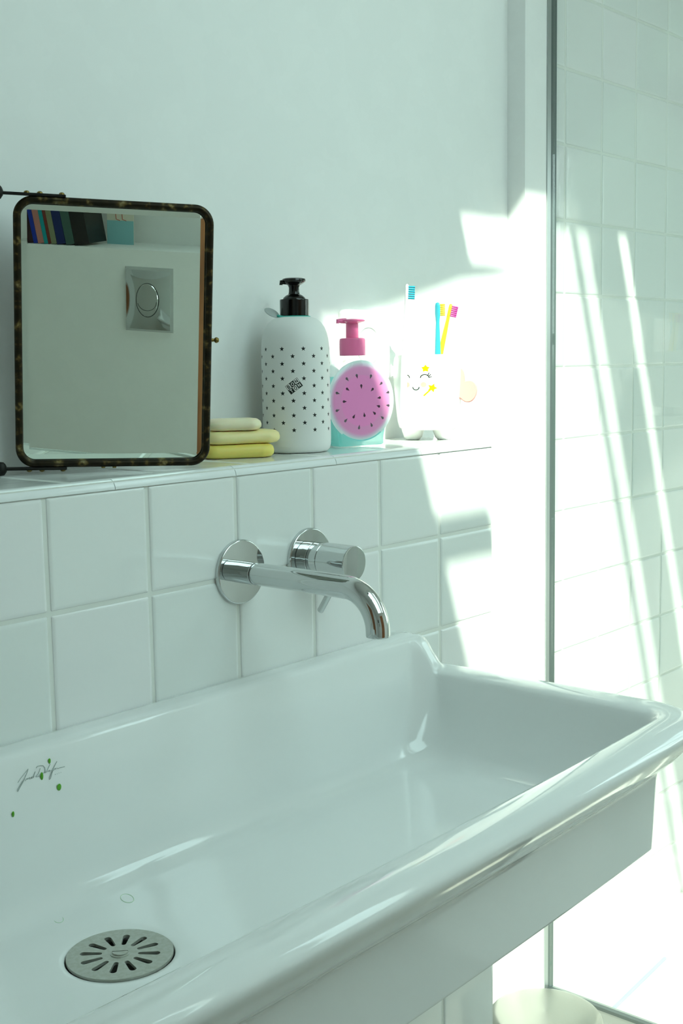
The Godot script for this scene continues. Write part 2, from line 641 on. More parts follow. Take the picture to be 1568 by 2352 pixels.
func basin() -> void:
	var cx := -0.986
	var cz := 0.2125
	var b := thing("washbasin", "long white glazed ceramic trough basin with a rolled front rim", "washbasin", Vector3(cx, 0, cz))
	var lip_x := 0.724  # half length at the inner lip
	var lip_z := 0.456
	# offset outwards from the lip, height at the sides, back edge z, height at the back, back corner radius, front corner radius
	var rows := [
		[-0.0300, -0.3670, 0.0010, -0.3670, 0.004, 0.020],
		[-0.0020, -0.3670, 0.0010, -0.3670, 0.004, 0.024],
		[-0.0002, -0.3658, 0.0010, -0.3658, 0.004, 0.025],
		[0.0000, -0.3630, 0.0010, -0.3630, 0.004, 0.026],
		[0.0004, -0.3540, 0.0010, -0.3540, 0.004, 0.026],
		[0.0020, -0.3200, 0.0010, -0.3200, 0.004, 0.027],
		[0.0040, -0.2720, 0.0010, -0.2700, 0.004, 0.028],
		[0.0046, -0.2670, 0.0010, -0.2500, 0.004, 0.028],
		[0.0056, -0.2635, 0.0010, -0.2400, 0.004, 0.032],
		[0.0076, -0.2600, 0.0010, -0.2300, 0.004, 0.034],
		[0.0110, -0.2565, 0.0010, -0.2200, 0.004, 0.038],
		[0.0160, -0.2522, 0.0010, -0.2100, 0.004, 0.043],
		[0.0220, -0.2468, 0.0010, -0.2050, 0.004, 0.049],
		[0.0285, -0.2405, 0.0010, -0.2000, 0.004, 0.056],
		[0.0350, -0.2337, 0.0010, -0.1950, 0.004, 0.063],
		[0.0412, -0.2265, 0.0010, -0.1900, 0.004, 0.069],
		[0.0472, -0.2190, 0.0010, -0.1800, 0.004, 0.076],
		[0.0527, -0.2115, 0.0010, -0.1700, 0.004, 0.082],
		[0.0570, -0.2042, 0.0010, -0.1600, 0.004, 0.086],
		[0.0588, -0.1980, 0.0010, -0.1500, 0.004, 0.088],
		[0.0575, -0.1925, 0.0010, -0.1420, 0.004, 0.087],
		[0.0520, -0.1875, 0.0010, -0.1370, 0.008, 0.081],
		[0.0445, -0.1844, 0.0010, -0.1352, 0.012, 0.073],
		[0.0370, -0.1831, 0.0030, -0.1342, 0.016, 0.065],
		[0.0290, -0.1827, 0.0100, -0.1335, 0.020, 0.057],
		[0.0215, -0.1830, 0.0180, -0.1332, 0.023, 0.049],
		[0.0150, -0.1838, 0.0270, -0.1334, 0.026, 0.042],
		[0.0085, -0.1853, 0.0340, -0.1342, 0.029, 0.035],
		[0.0035, -0.1880, 0.0390, -0.1362, 0.032, 0.026],
		[0.0005, -0.1920, 0.0422, -0.1402, 0.034, 0.026],
		[-0.0015, -0.1980, 0.0435, -0.1500, 0.037, 0.028],
		[-0.0045, -0.2090, 0.0472, -0.1710, 0.040, 0.030],
		[-0.0085, -0.2230, 0.0511, -0.1940, 0.043, 0.033],
		[-0.0135, -0.2400, 0.0550, -0.2160, 0.047, 0.038],
		[-0.0190, -0.2560, 0.0589, -0.2390, 0.050, 0.042],
		[-0.0260, -0.2700, 0.0640, -0.2600, 0.054, 0.046],
		[-0.0320, -0.2815, 0.0668, -0.2765, 0.056, 0.048],
		[-0.0390, -0.2910, 0.0698, -0.2885, 0.058, 0.050],
		[-0.0470, -0.2985, 0.0742, -0.2970, 0.060, 0.053],
		[-0.0570, -0.3038, 0.0810, -0.3028, 0.062, 0.056],
		[-0.0690, -0.3064, 0.0905, -0.3060, 0.064, 0.058],
		[-0.0830, -0.3074, 0.1020, -0.3073, 0.066, 0.060],
		[-0.0990, -0.3075, 0.1160, -0.3075, 0.066, 0.060],
	]
	var rings := []
	for r in rows:
		var q := basin_ring(cx - lip_x - r[0], cx + lip_x + r[0], r[2], lip_z + r[0], r[4], r[5], r[1], r[3])
		rings.append(q)
	var centre := P(cx, 0, cz)
	var floor_ring: Array = rings[-1]
	for d in [[0.070, -0.3077], [0.0610, -0.3081], [0.0560, -0.3088], [0.0546, -0.3105], [0.0542, -0.3180], [0.0520, -0.3450], [0.0500, -0.3640]]:
		var q := []
		for k in floor_ring:
			var away: Vector2 = Vector2(k.x - centre.x, k.z - centre.z).normalized() * d[0]
			q.append(Vector3(centre.x + away.x, d[1] + FLOOR_DROP, centre.z + away.y))
		rings.append(q)
	var moved := []
	for r in rings:
		var q := []
		for k in r:
			q.append(k - b.position)
		moved.append(q)
	part("body", loft(moved, true, 80.0), M.ceramic, b)

	# strainer: a steel disc with twelve slots
	var plate := CSGCylinder3D.new()
	plate.name = "drain_strainer"
	plate.radius = 0.0535
	plate.height = 0.0030
	plate.sides = 72
	plate.material = M.strainer_steel
	plate.position = Vector3(0, FLOOR_DROP - 0.3085, 0)
	for i in 12:
		var cut := CSGPolygon3D.new()
		cut.operation = CSGShape3D.OPERATION_SUBTRACTION
		var pts := PackedVector2Array()
		for k in 9:
			var t := -PI / 2 + PI * k / 8.0
			pts.append(Vector2(0.0370 + 0.0036 * cos(t), 0.0036 * sin(t)))
		for k in 7:
			var t := PI / 2 + PI * k / 6.0
			pts.append(Vector2(0.0205 + 0.0024 * cos(t), 0.0024 * sin(t)))
		cut.polygon = pts
		cut.depth = 0.02
		cut.material = M.strainer_steel
		cut.transform = Transform3D(Basis(Vector3.UP, TAU * (i + 0.35) / 12.0) * Basis(Vector3.RIGHT, -PI / 2), Vector3(0, 0.01, 0))
		plate.add_child(cut)
	b.add_child(plate)
	var screw := part("strainer_screw", lathe([[0.0098, 0.0], [0.0098, 0.0007], [0.0090, 0.0011], [0.0, 0.0011]], 32), M.strainer_steel, b, Vector3(0, FLOOR_DROP - 0.3070, 0))
	for k in 2:
		# the head is split by its slot into two halves
		var half := []
		for n in 13:
			var t := 0.09 + (PI - 0.18) * n / 12.0
			half.append(Vector2(cos(t), sin(t)) * 0.0080)
		var o := part("screw_half", slab(half, 0.0016, 0.0003), M.strainer_steel, screw, Vector3(0, 0.0022, 0))
		o.transform = Transform3D(Basis(Vector3.UP, -0.75 + k * PI) * Basis(Vector3.RIGHT, -PI / 2), Vector3(0, 0.0010, 0))
	part("drain_pipe", lathe([[0.0, 0.0], [0.0440, 0.0], [0.0490, 0.020], [0.0510, 0.046], [0.0490, 0.046], [0.0470, 0.020], [0.0420, 0.002], [0.0, 0.002]], 40), M.drain_pipe_metal, b, Vector3(0, FLOOR_DROP - 0.3630, 0))

	# maker's signature in thin grey script on the inside of the back
	# points in millimetres from a spot on the inner back
	var strokes := [
		[[5.5, -5.3], [8.9, -2.3], [14.6, 1.6], [18.7, 4.4], [20.4, 5.8], [19.3, 3.4], [15.9, -1.2], [10.9, -7.1], [6.6, -11.3], [3.8, -14.2], [3.6, -12.9], [6.6, -9.5], [11.2, -5.6], [14.4, -3.8]],
		[[14.5, -5.9], [16.5, -3.8], [18.7, -3.7], [17.0, -4.8], [19.2, -4.8], [20.5, -3.5], [20.5, -5.4], [22.2, -4.0], [23.9, -3.6], [22.7, -5.4], [24.5, -5.3], [27.0, -1.7], [28.9, 0.6], [26.3, -3.3], [25.6, -5.0], [26.8, -3.4]],
		[[30.7, 4.0], [32.2, 5.5], [36.3, 5.5], [39.7, 4.5], [41.5, 1.9], [41.5, -1.2], [40.2, -3.3], [36.7, -4.2], [32.9, -5.0], [29.2, -5.4], [28.6, -4.5], [31.8, -2.9], [34.1, -0.5], [35.7, 2.5]],
		[[39.8, -3.5], [41.8, -2.5], [40.4, -4.0], [42.7, -3.6], [46.5, 1.2], [49.0, 3.7], [45.5, -0.4], [43.1, -3.1], [44.9, -3.3], [47.0, -2.3], [46.4, -3.7], [48.3, -3.3], [50.5, -3.5], [55.0, 0.9], [58.2, 4.3], [52.7, -1.6], [48.9, -8.0], [46.7, -11.8], [45.2, -12.3], [45.7, -10.3], [49.9, -4.6], [52.2, -4.0], [54.8, -2.2], [54.2, -3.4], [56.6, -2.5], [58.3, -3.4], [61.0, -3.2], [67.3, -3.7]],
	]
	for s in strokes:
		var path := []
		for q in s:
			path.append(on_back(q[0], q[1]) - b.position)
		part("signature_stroke", tube(path, [0.00036], 5), M.ink, b)
	for q in [[53.6, -9.2], [56.3, -9.2], [58.7, -9.1], [61.3, -9.1]]:
		part("signature_dot", lathe([[0.0, 0.0], [0.0005, 0.0003], [0.0, 0.0006]], 8), M.ink, b, on_back(q[0], q[1]) - b.position)
	for q in [[48.6, 7.2, 0.0017, 0.0032], [36.1, -6.2, 0.0020, 0.0045], [56.0, -23.7, 0.0029, 0.0040], [-6.2, -35.9, 0.0017, 0.0033]]:
		var o := part("green_spot", lathe([[0.0, -0.0002], [q[2] * 0.8, 0.0], [q[2], 0.0002], [q[2] * 0.6, 0.0007], [0.0, 0.0009]], 14, 60.0, q[3] / q[2]), M.green_stain, b, on_back(q[0], q[1]) - b.position)
		o.rotation.x = PI / 2


	for q in [[0.0080, -0.1130, 0.0090, 1.1], [0.0880, -0.0960, 0.0120, 1.2]]:
		var o := part("soap_mark", tube(ring(q[2], 0.0, 28, 0.55), [0.0005], 5, true), M.green_film, b, Vector3(q[0], FLOOR_DROP - 0.3074, q[1]))
		o.rotation.y = q[3]


# A point on the basin's inner back, given in millimetres along it and up it.
func on_back(along: float, up: float) -> Vector3:
	var y := -0.160 + up * 0.001
	return P(-0.990 + along * 0.001, y, basin_back_z(y) + 0.0006)


# ---------------------------------------------------------------- taps

func along_z(mesh: Mesh, o: MeshInstance3D) -> MeshInstance3D:
	o.mesh = mesh
	o.rotation.x = PI / 2
	return o


func taps() -> void:
	var s := thing("wall_spout", "chrome wall spout bent down over the basin, on a round plate", "tap spout", P(-0.598, 0.0070, 0.0))
	part("wall_plate", lathe([[0.0432, 0.0], [0.0432, 0.0042], [0.0424, 0.0056], [0.0410, 0.0062], [0.0, 0.0062]], 64), M.chrome, s).rotation.x = PI / 2
	part("collar", lathe([[0.0148, 0.006], [0.0148, 0.0305], [0.0143, 0.0312], [0.0, 0.0312]], 48), M.chrome, s).rotation.x = PI / 2
	part("joint_ring", lathe([[0.0138, 0.0308], [0.0138, 0.0328]], 40), M.chrome_dark_gap, s).rotation.x = PI / 2
	var path := [Vector3(0, 0, 0.0325), Vector3(0, 0, 0.0335), Vector3(0, 0, 0.060), Vector3(0, 0, 0.12), Vector3(0, -0.0005, 0.170)]
	var rr := 0.0500
	for i in range(1, 17):
		var a := PI / 2 * i / 16.0
		path.append(Vector3(0, -0.0005 - rr * (1 - cos(a)), 0.186 + rr * sin(a)))
	path.append(Vector3(0, -0.0545, 0.2362))
	path.append(Vector3(0, -0.0560, 0.2362))
	var radii := []
	for i in path.size():
		radii.append(0.0148 if i > 0 else 0.0143)
	radii[-1] = 0.0142
	part("spout_tube", tube(path, radii, 32), M.chrome, s)
	part("outlet", lathe([[0.0118, -0.0008], [0.0118, 0.0], [0.0, 0.0]], 32), M.chrome_dark_gap, s, Vector3(0, -0.0558, 0.2362))

	var m := thing("mixer_handle", "chrome round mixer handle on the tiles right of the spout", "tap handle", P(-0.4625, 0.0070, 0.0))
	part("wall_plate", lathe([[0.0430, 0.0], [0.0430, 0.0042], [0.0422, 0.0056], [0.0408, 0.0062], [0.0, 0.0062]], 64), M.chrome, m).rotation.x = PI / 2
	part("collar", lathe([[0.0242, 0.006], [0.0242, 0.0150], [0.0236, 0.0156], [0.0, 0.0156]], 56), M.chrome, m).rotation.x = PI / 2
	part("joint_ring", lathe([[0.0230, 0.0150], [0.0230, 0.0175]], 48), M.chrome_dark_gap, m).rotation.x = PI / 2
	part("collar", lathe([[0.0236, 0.0166], [0.0242, 0.0172], [0.0242, 0.0330], [0.0236, 0.0336], [0.0, 0.0336]], 56), M.chrome, m).rotation.x = PI / 2
	part("joint_ring", lathe([[0.0230, 0.0332], [0.0230, 0.0356]], 48), M.chrome_dark_gap, m).rotation.x = PI / 2
	part("knob", lathe([[0.0240, 0.0346], [0.0248, 0.0354], [0.0248, 0.0838], [0.0240, 0.0852], [0.0225, 0.0856], [0.0, 0.0856]], 64), M.chrome, m).rotation.x = PI / 2
	part("lever", tube([Vector3(0, -0.020, 0.056), Vector3(0, -0.060, 0.030), Vector3(0, -0.0725, 0.0215), Vector3(0, -0.0735, 0.0208)], [0.0048, 0.0048, 0.0048, 0.0040], 20), M.chrome, m)


# ---------------------------------------------------------------- folding mirror

func folding_mirror() -> void:
	var a := Vector3(0.86022152, -0.03048528, 0.50900843)
	var u := Vector3(-0.01701038, 0.99594017, 0.08839581)
	var n := a.cross(u)
	var w := 0.2455
	var h := 0.3308
	var o := thing("folding_mirror", "old mirror with rounded corners and a thin tarnished brass frame, hinged out over the ledge", "mirror")
	o.transform = Transform3D(Basis(a, u, n), P(-0.8336, 0.1564, -0.15))
	var t := 0.0046
	var path := []
	for q in rounded(w - 2 * t, h - 2 * t, 0.020, 10):
		path.append(Vector3(q.x + w / 2, q.y + h / 2, 0))
	part("frame", tube(path, [t], 14, true), M.patina, o)
	# glass with bevelled edges
	var inner := 0.0120
	var rings := []
	for s in [[t, -0.0042, 0.019], [t, -0.0028, 0.019], [t + inner, -0.0012, 0.0012]]:
		var q2 := []
		for q in rounded(w - 2 * s[0], h - 2 * s[0], s[2], 6):
			q2.append(Vector3(q.x + w / 2, q.y + h / 2, s[1]))
		rings.append(q2)
	part("mirror_glass", loft(rings, true, 2.5), M.mirror, o)
	part("backing", slab(rounded(w - 2 * t, h - 2 * t, 0.019, 5).map(func(q): return q + Vector2(w / 2, h / 2)), 0.003), M.dark_iron, o, Vector3(0, 0, -0.0075))
	for e in [0, 1]:
		var y: float = h + 0.0006 if e else -0.0006
		var out: float = 1.0 if e else -1.0
		var bar := part("hinge_arm", block(0.082, 0.0036, 0.008, 0.002, 0.0008), M.dark_iron, o, Vector3(0.0215, y - (0.0012 if e else 0.0024), 0))
		bar.name = "hinge_arm"
		for x in [-0.005, 0.0104, 0.0363]:
			part("rivet", lathe([[0.0035, 0.0], [0.0032, 0.0012], [0.002, 0.0022], [0.0, 0.0026]], 16), M.brass, bar, Vector3(x, 0.0036 if e else 0.0, 0)).rotation.z = 0.0 if e else PI
		part("pivot_knob", lathe([[0.0, -0.0085], [0.005, -0.0075], [0.0078, -0.003], [0.0080, 0.002], [0.0062, 0.0062], [0.004, 0.0085], [0.0, 0.0092]], 24), M.dark_iron, o, Vector3(-0.0185, y + out * 0.001, 0))
		part("wall_lug", tube([Vector3(-0.0185, y + out * 0.001, 0), Vector3(-0.0265, y + out * 0.001, -0.0135)], [0.0035], 12), M.dark_iron, o)
	part("hinge_rod", tube([Vector3(-0.0225, 0.0, -0.004), Vector3(-0.0225, h, -0.004)], [0.0022], 12), M.dark_iron, o)
	part("catch_knob", lathe([[0.0, 0.0], [0.0022, 0.0002], [0.0022, 0.003], [0.0016, 0.0038], [0.0035, 0.0055], [0.0038, 0.0075], [0.0025, 0.0098], [0.0, 0.0104]], 20), M.brass, o, Vector3(w - 0.0008, h * 0.492, 0)).rotation.z = -PI / 2
	for x in [0.108, 0.122]:
		part("frame_screw", lathe([[0.0026, 0.0], [0.0024, 0.0016], [0.0, 0.002]], 14), M.brass, o, Vector3(x, 0.0002, 0)).rotation.z = PI


# ---------------------------------------------------------------- things on the ledge

func facing(at: Vector3) -> Array:
	var d := Vector3(-1.7265 - at.x, 0, 1.16115 - at.z).normalized()
	return [d, Vector3(d.z, 0, -d.x)]


# A turned shape whose u runs from -PI to PI round it, u = 0.5 at the side that faces the given direction.
func printed_lathe(profile: Array, face: Vector3, y0: float, y1: float, n := 96) -> ArrayMesh:
	var side := Vector3(face.z, 0, -face.x)
	var v := PackedVector3Array()
	var uv := PackedVector2Array()
	var idx := PackedInt32Array()
	for p in profile:
		for i in n + 1:
			var t := -PI + TAU * i / n
			v.append((face * cos(t) + side * sin(t)) * maxf(p[0], 0.00005) + Vector3(0, p[1], 0))
			uv.append(Vector2(0.5 + t / TAU, clampf(1.0 - (p[1] - y0) / (y1 - y0), 0.0, 1.0)))
	for j in profile.size() - 1:
		for i in n:
			var k := j * (n + 1) + i
			idx.append_array([k, k + n + 1, k + 1, k + 1, k + n + 1, k + n + 2])
	return shape(v, idx, 60.0, uv)


func fill_polygon(img: Image, pts: PackedVector2Array, c: Color) -> void:
	var lo := pts[0]
	var hi := pts[0]
	for p in pts:
		lo = lo.min(p)
		hi = hi.max(p)
	for y in range(maxi(0, int(lo.y) - 1), mini(img.get_height(), int(hi.y) + 2)):
		for x in range(maxi(0, int(lo.x) - 1), mini(img.get_width(), int(hi.x) + 2)):
			var cover := 0
			for k in 4:
				if Geometry2D.is_point_in_polygon(Vector2(x + 0.25 + 0.5 * (k % 2), y + 0.25 + 0.5 * (k / 2)), pts):
					cover += 1
			if cover:
				img.set_pixel(x, y, img.get_pixel(x, y).lerp(c, cover / 4.0))


func stroke(img: Image, pts: Array, width: float, c: Color) -> void:
	for i in pts.size() - 1:
		var a: Vector2 = pts[i]
		var b: Vector2 = pts[i + 1]
		var lo := a.min(b) - Vector2.ONE * (width + 1)
		var hi := a.max(b) + Vector2.ONE * (width + 1)
		for y in range(maxi(0, int(lo.y)), mini(img.get_height(), int(hi.y) + 1)):
			for x in range(maxi(0, int(lo.x)), mini(img.get_width(), int(hi.x) + 1)):
				var q := Vector2(x + 0.5, y + 0.5)
				var d := q.distance_to(Geometry2D.get_closest_point_to_segment(q, a, b))
				var k := clampf(width / 2 + 0.5 - d, 0.0, 1.0)
				if k > 0:
					img.set_pixel(x, y, img.get_pixel(x, y).lerp(c, k))


func star(at: Vector2, r: float, inner := 0.42, turn := -PI / 2, n := 5) -> PackedVector2Array:
	var pts := PackedVector2Array()
	for k in n * 2:
		var a := turn + PI * k / n
		pts.append(at + Vector2(cos(a), sin(a)) * (r if k % 2 == 0 else r * inner))
	return pts


func print_material(called: String, img: Image, rough: float) -> StandardMaterial3D:
	var m := mat(called, Color.WHITE, rough)
	m.albedo_texture = ImageTexture.create_from_image(img)
	m.texture_repeat = false
	return m


func star_print() -> StandardMaterial3D:
	# 2048 pixels round a circumference of 0.321 m, 0.160 m high
	var img := Image.create(2048, 1024, false, Image.FORMAT_RGB8)
	var white := Color(0.93, 0.93, 0.92)
	var black := Color(0.03, 0.045, 0.04)
	img.fill(white)
	var per := 2048.0 / 0.3211
	for row in 12:
		var y := (0.1435 - 0.01078 * row) / 0.160
		for c in 10:
			var deg := 13.3 + 36.0 * c + (18.0 if row % 2 else 0.0)
			var u := 0.5 + deg / 360.0
			u -= floorf(u)
			if row == 5 and absf(wrapf(deg, -180, 180) + 4.7) < 3.0:
				continue
			fill_polygon(img, star(Vector2(u * 2048, (1.0 - y) * 1024), 0.0037 * per), black)
	# the little chequered mark with its six letters
	var c := Vector2((0.5 - 3.4 / 360.0) * 2048, (1.0 - 0.0895 / 0.160) * 1024)
	var ex := Vector2(cos(-0.63), sin(-0.63))
	var ey := Vector2(-ex.y, ex.x)
	var cell := 0.0212 * per / 3.0
	var quad := func(x0: float, y0: float, x1: float, y1: float) -> PackedVector2Array:
		return PackedVector2Array([c + ex * x0 + ey * y0, c + ex * x1 + ey * y0, c + ex * x1 + ey * y1, c + ex * x0 + ey * y1])
	fill_polygon(img, quad.call(-1.5 * cell - 2, -cell - 2, 1.5 * cell + 2, cell + 2), black)
	var glyphs := {
		"B": [[[-0.22, -0.3], [-0.22, 0.3], [0.1, 0.3], [0.2, 0.16], [0.1, 0.0], [-0.22, 0.0]], [[-0.22, -0.3], [0.08, -0.3], [0.17, -0.16], [0.1, 0.0]]],
		"O": [[[0.0, -0.32], [0.2, -0.22], [0.28, 0.0], [0.2, 0.22], [0.0, 0.32], [-0.2, 0.22], [-0.28, 0.0], [-0.2, -0.22], [0.0, -0.32]]],
		"N": [[[-0.22, 0.3], [-0.22, -0.3], [0.22, 0.3], [0.22, -0.3]]],
		"T": [[[-0.25, -0.3], [0.25, -0.3]], [[0.0, -0.3], [0.0, 0.32]]],
	}
	for k in 6:
		var col := k % 3
		var row := k / 3
		var light := (col + row) % 2 == 0
		var o := Vector2((col - 1) * cell, (row - 0.5) * cell)
		if light:
			fill_polygon(img, quad.call(o.x - cell / 2 + 1, o.y - cell / 2 + 1, o.x + cell / 2 - 1, o.y + cell / 2 - 1), white)
		for line in glyphs["BONTON"[k]]:
			var pts := []
			for q in line:
				pts.append(c + ex * (o.x + q[0] * cell) + ey * (o.y + q[1] * cell))
			stroke(img, pts, cell * 0.14, black if light else white)
	return print_material("star_print", img, 0.42)


func seed_shape(at: Vector2, towards: Vector2, size: float) -> PackedVector2Array:
	var d := towards.normalized()
	var s := Vector2(-d.y, d.x)
	var pts := PackedVector2Array()
	for k in 13:
		var t := PI / 2 + PI * k / 12.0
		pts.append(at + d * (cos(t) * 0.5 * size - 0.15 * size) + s * sin(t) * 0.44 * size)
	pts.append(at + d * (0.35 * size) - s * 0.22 * size)
	pts.append(at + d * 0.95 * size)
	pts.append(at + d * (0.35 * size) + s * 0.22 * size)
	return pts


func melon_print() -> StandardMaterial3D:
	var n := 640
	var img := Image.create(n, n, false, Image.FORMAT_RGB8)
	for y in n:
		for x in n:
			var r := Vector2(x + 0.5, y + 0.5).distance_to(Vector2(n, n) / 2.0) / (n / 2.0)
			img.set_pixel(x, y, Color(0.95, 0.56, 0.80).lerp(Color(0.90, 0.94, 0.94), smoothstep(0.80, 0.97, r)))
	# seeds as they sit on the label, measured in shares of its radius
	for q in [[-0.50, -0.62], [-0.17, -0.70], [0.31, -0.68], [0.67, -0.47], [-0.50, -0.34], [-0.03, -0.41], [0.35, -0.31], [-0.83, -0.24], [0.91, -0.21], [0.59, -0.07], [-0.61, 0.00], [0.56, 0.17], [0.91, 0.16], [-0.84, 0.24], [0.41, 0.36], [-0.30, 0.43], [0.06, 0.40], [-0.57, 0.53], [0.70, 0.50], [-0.12, 0.74], [0.31, 0.69]]:
		var k := Vector2(q[0], q[1]) * 0.88
		fill_polygon(img, seed_shape(Vector2(n, n) / 2.0 + k * n / 2.0, -k, 24.0), Color(0.24, 0.09, 0.19))
	return print_material("melon_print", img, 0.3)


func cup_print() -> StandardMaterial3D:
	# 1024 pixels round 0.364 m, 0.12 m high: a sleeping face, cheeks, a wand with stars
	var img := Image.create(1024, 384, false, Image.FORMAT_RGB8)
	img.fill(Color(0.95, 0.95, 0.94))
	var ink := Color(0.12, 0.13, 0.12)
	var at := func(x: float, y: float) -> Vector2:
		return Vector2(512 - 62 + x * 1.95, 145 + y * 1.95)
	for s in [-1.0, 1.0]:
		var arc := []
		for k in 9:
			var t := PI + PI * k / 8.0
			arc.append(at.call(s * 24.0 + 10.0 * cos(t), -14.0 + 8.0 * sin(t)))
		stroke(img, arc, 4.2, ink)
		for l in [[10, -14, 16, -16], [9, -17, 14, -22], [7, -19, 10, -26]]:
			stroke(img, [at.call(s * (24.0 + l[0]), l[1]), at.call(s * (24.0 + l[2]), l[3])], 3.4, ink)
		var cheek := PackedVector2Array()
		for k in 20:
			cheek.append(at.call(s * 21.0 + 7.0 * cos(TAU * k / 20), 5.0 + 7.0 * sin(TAU * k / 20)))
		fill_polygon(img, cheek, Color(0.95, 0.72, 0.66))
	var smile := []
	for k in 9:
		var t := PI * k / 8.0
		smile.append(at.call(2.0 + 8.0 * cos(t), 12.0 + 7.0 * sin(t)))
	stroke(img, smile, 4.2, ink)
	var gold := Color(0.95, 0.82, 0.05)
	fill_polygon(img, star(at.call(26.0, -38.0), 20.0, 0.6), gold)
	fill_polygon(img, star(at.call(42.0, 14.0), 24.0, 0.5, -1.2), gold)
	stroke(img, [at.call(42.0, 14.0), at.call(22.0, 34.0)], 7.0, gold)
	return print_material("cup_print", img, 0.2)


func pump_nozzle(from: Vector3, to: Vector3, r: float) -> ArrayMesh:
	return tube([from, from.lerp(to, 0.6), to, to + Vector3(0, -r * 0.9, 0)], [r, r * 0.9, r * 0.75, r * 0.6], 14)


func shelf_things() -> void:
	# ---- white bottle with black stars
	var at := P(-0.3616, SHELF, -0.1100)
	var f := facing(at)
	var b := thing("soap_bottle", "tall white pump bottle printed with small black stars", "pump bottle", at)
	part("body", printed_lathe([[0.0, 0.0], [0.040, 0.0], [0.0455, 0.0012], [0.0492, 0.0048], [0.0508, 0.0110], [0.0512, 0.020], [0.0513, 0.080], [0.0511, 0.150], [0.0508, 0.158], [0.0498, 0.168], [0.0478, 0.177], [0.0446, 0.185], [0.0395, 0.1925], [0.0325, 0.1980], [0.0260, 0.2005], [0.0205, 0.2015], [0.0200, 0.2050], [0.0, 0.2055]], f[0], 0.010, 0.170), star_print(), b)
	part("collar", lathe([[0.0212, 0.2022], [0.0216, 0.2030], [0.0216, 0.2255], [0.0210, 0.2268], [0.0165, 0.2274], [0.0, 0.2275]], 56), M.black_plastic, b)
	var pump := part("pump_head", lathe([[0.0170, 0.2272], [0.0160, 0.2295], [0.0125, 0.2325], [0.0085, 0.2345], [0.0078, 0.2380], [0.0076, 0.2440], [0.0090, 0.2475], [0.0135, 0.2500], [0.0168, 0.2522], [0.0177, 0.2545], [0.0170, 0.2568], [0.0130, 0.2582], [0.0, 0.2588]], 48), M.black_plastic, b)
	part("nozzle", pump_nozzle(Vector3(0, 0.2535, 0), -f[1] * 0.019 + Vector3(0, 0.2520, 0) + f[0] * 0.004, 0.0045), M.black_plastic, pump)
	part("ribbon", tube(ring(0.0226, 0.2010, 40), [0.0013], 8, true), M.ribbon, b)
	var knot := part("hang_tag", lathe([[0.0, -0.0012], [0.0115, -0.0008], [0.0124, 0.0], [0.0115, 0.0008], [0.0, 0.0012]], 28, 40.0, 0.55), M.tag, b)
	knot.transform = Transform3D(Basis(f[1] * -0.90 + Vector3(0, 0.44, 0), (f[0] * 0.55 + Vector3(0, 0.75, 0) + f[1] * 0.37).normalized(), Vector3.ZERO).orthonormalized(), Vector3.ZERO)
	var bx: Vector3 = (-f[1] * 0.88 + Vector3(0, 0.47, 0)).normalized()
	var bz: Vector3 = bx.cross((f[0] * 0.75 + Vector3(0, 0.66, 0)).normalized()).normalized()
	knot.transform = Transform3D(Basis(bx, bz.cross(bx), bz), -f[1] * 0.0335 + Vector3(0, 0.2075, 0) + f[0] * 0.006)
	part("ribbon", tube([-f[1] * 0.0145 + Vector3(0, 0.2000, 0) + f[0] * 0.0175, -f[1] * 0.0200 + Vector3(0, 0.2005, 0) + f[0] * 0.0135, -f[1] * 0.0250 + Vector3(0, 0.2030, 0) + f[0] * 0.007], [0.0022, 0.0026, 0.0018], 8), M.ribbon, b)

	# ---- round flat dispenser with a slice of melon on its face
	var w := thing("melon_dispenser", "round flat hand soap dispenser with a pink watermelon face and pink pump", "soap dispenser", P(-0.2440, SHELF, -0.0965))
	w.rotation.y = deg_to_rad(-15.0)
	var cy := 0.0725
	var outline := []
	var body_r := 0.0655
	for k in 64:
		var t := -PI / 2 + TAU * k / 64
		var q := Vector2(cos(t) * body_r, cy + sin(t) * body_r)
		if q.y < 0.030:
			q = Vector2(clampf(q.x * 1.35, -0.046, 0.046), maxf(0.0, (q.y - 0.014) * 1.2))
		outline.append(q)
	var skin := []
	for s in [[0.76, -0.023], [0.93, -0.0215], [0.985, -0.016], [1.0, -0.010], [1.0, 0.010], [0.985, 0.016], [0.93, 0.0215], [0.76, 0.023]]:
		var r := []
		for q in outline:
			var k: Vector2 = Vector2(0, cy) + (q - Vector2(0, cy)) * s[0]
			if q.y < 0.02:
				k.y = q.y
			r.append(Vector3(k.x, maxf(k.y, 0.0), s[1]))
		skin.append(r)
	part("bottle", loft(skin, true, 50.0), M.clear_plastic, w)
	var fluid := []
	for s in [[0.74, -0.0205], [0.92, -0.0190], [0.955, -0.012], [0.955, 0.012], [0.92, 0.0190], [0.74, 0.0205]]:
		var r := []
		for q in outline:
			var k: Vector2 = Vector2(0, cy) + (q - Vector2(0, cy)) * s[0]
			k.y = clampf(k.y, 0.003, 0.110)
			if q.y < 0.02:
				k.y = maxf(q.y, 0.003)
			r.append(Vector3(k.x, k.y, s[1]))
		fluid.append(r)
	part("liquid_soap", loft(fluid, true, 50.0), M.teal_liquid, w)
	# printed face disc, slightly domed
	var v := PackedVector3Array()
	var uv := PackedVector2Array()
	var idx := PackedInt32Array()
	var lr := 0.0628
	for j in 7:
		for i in 64:
			var t := TAU * i / 64
			var r := lr * j / 6.0
			v.append(Vector3(r * cos(t), cy + r * sin(t), 0.0236 - 0.0035 * pow(j / 6.0, 4)))
			uv.append(Vector2(0.5 + 0.5 * cos(t) * j / 6.0, 0.5 - 0.5 * sin(t) * j / 6.0))
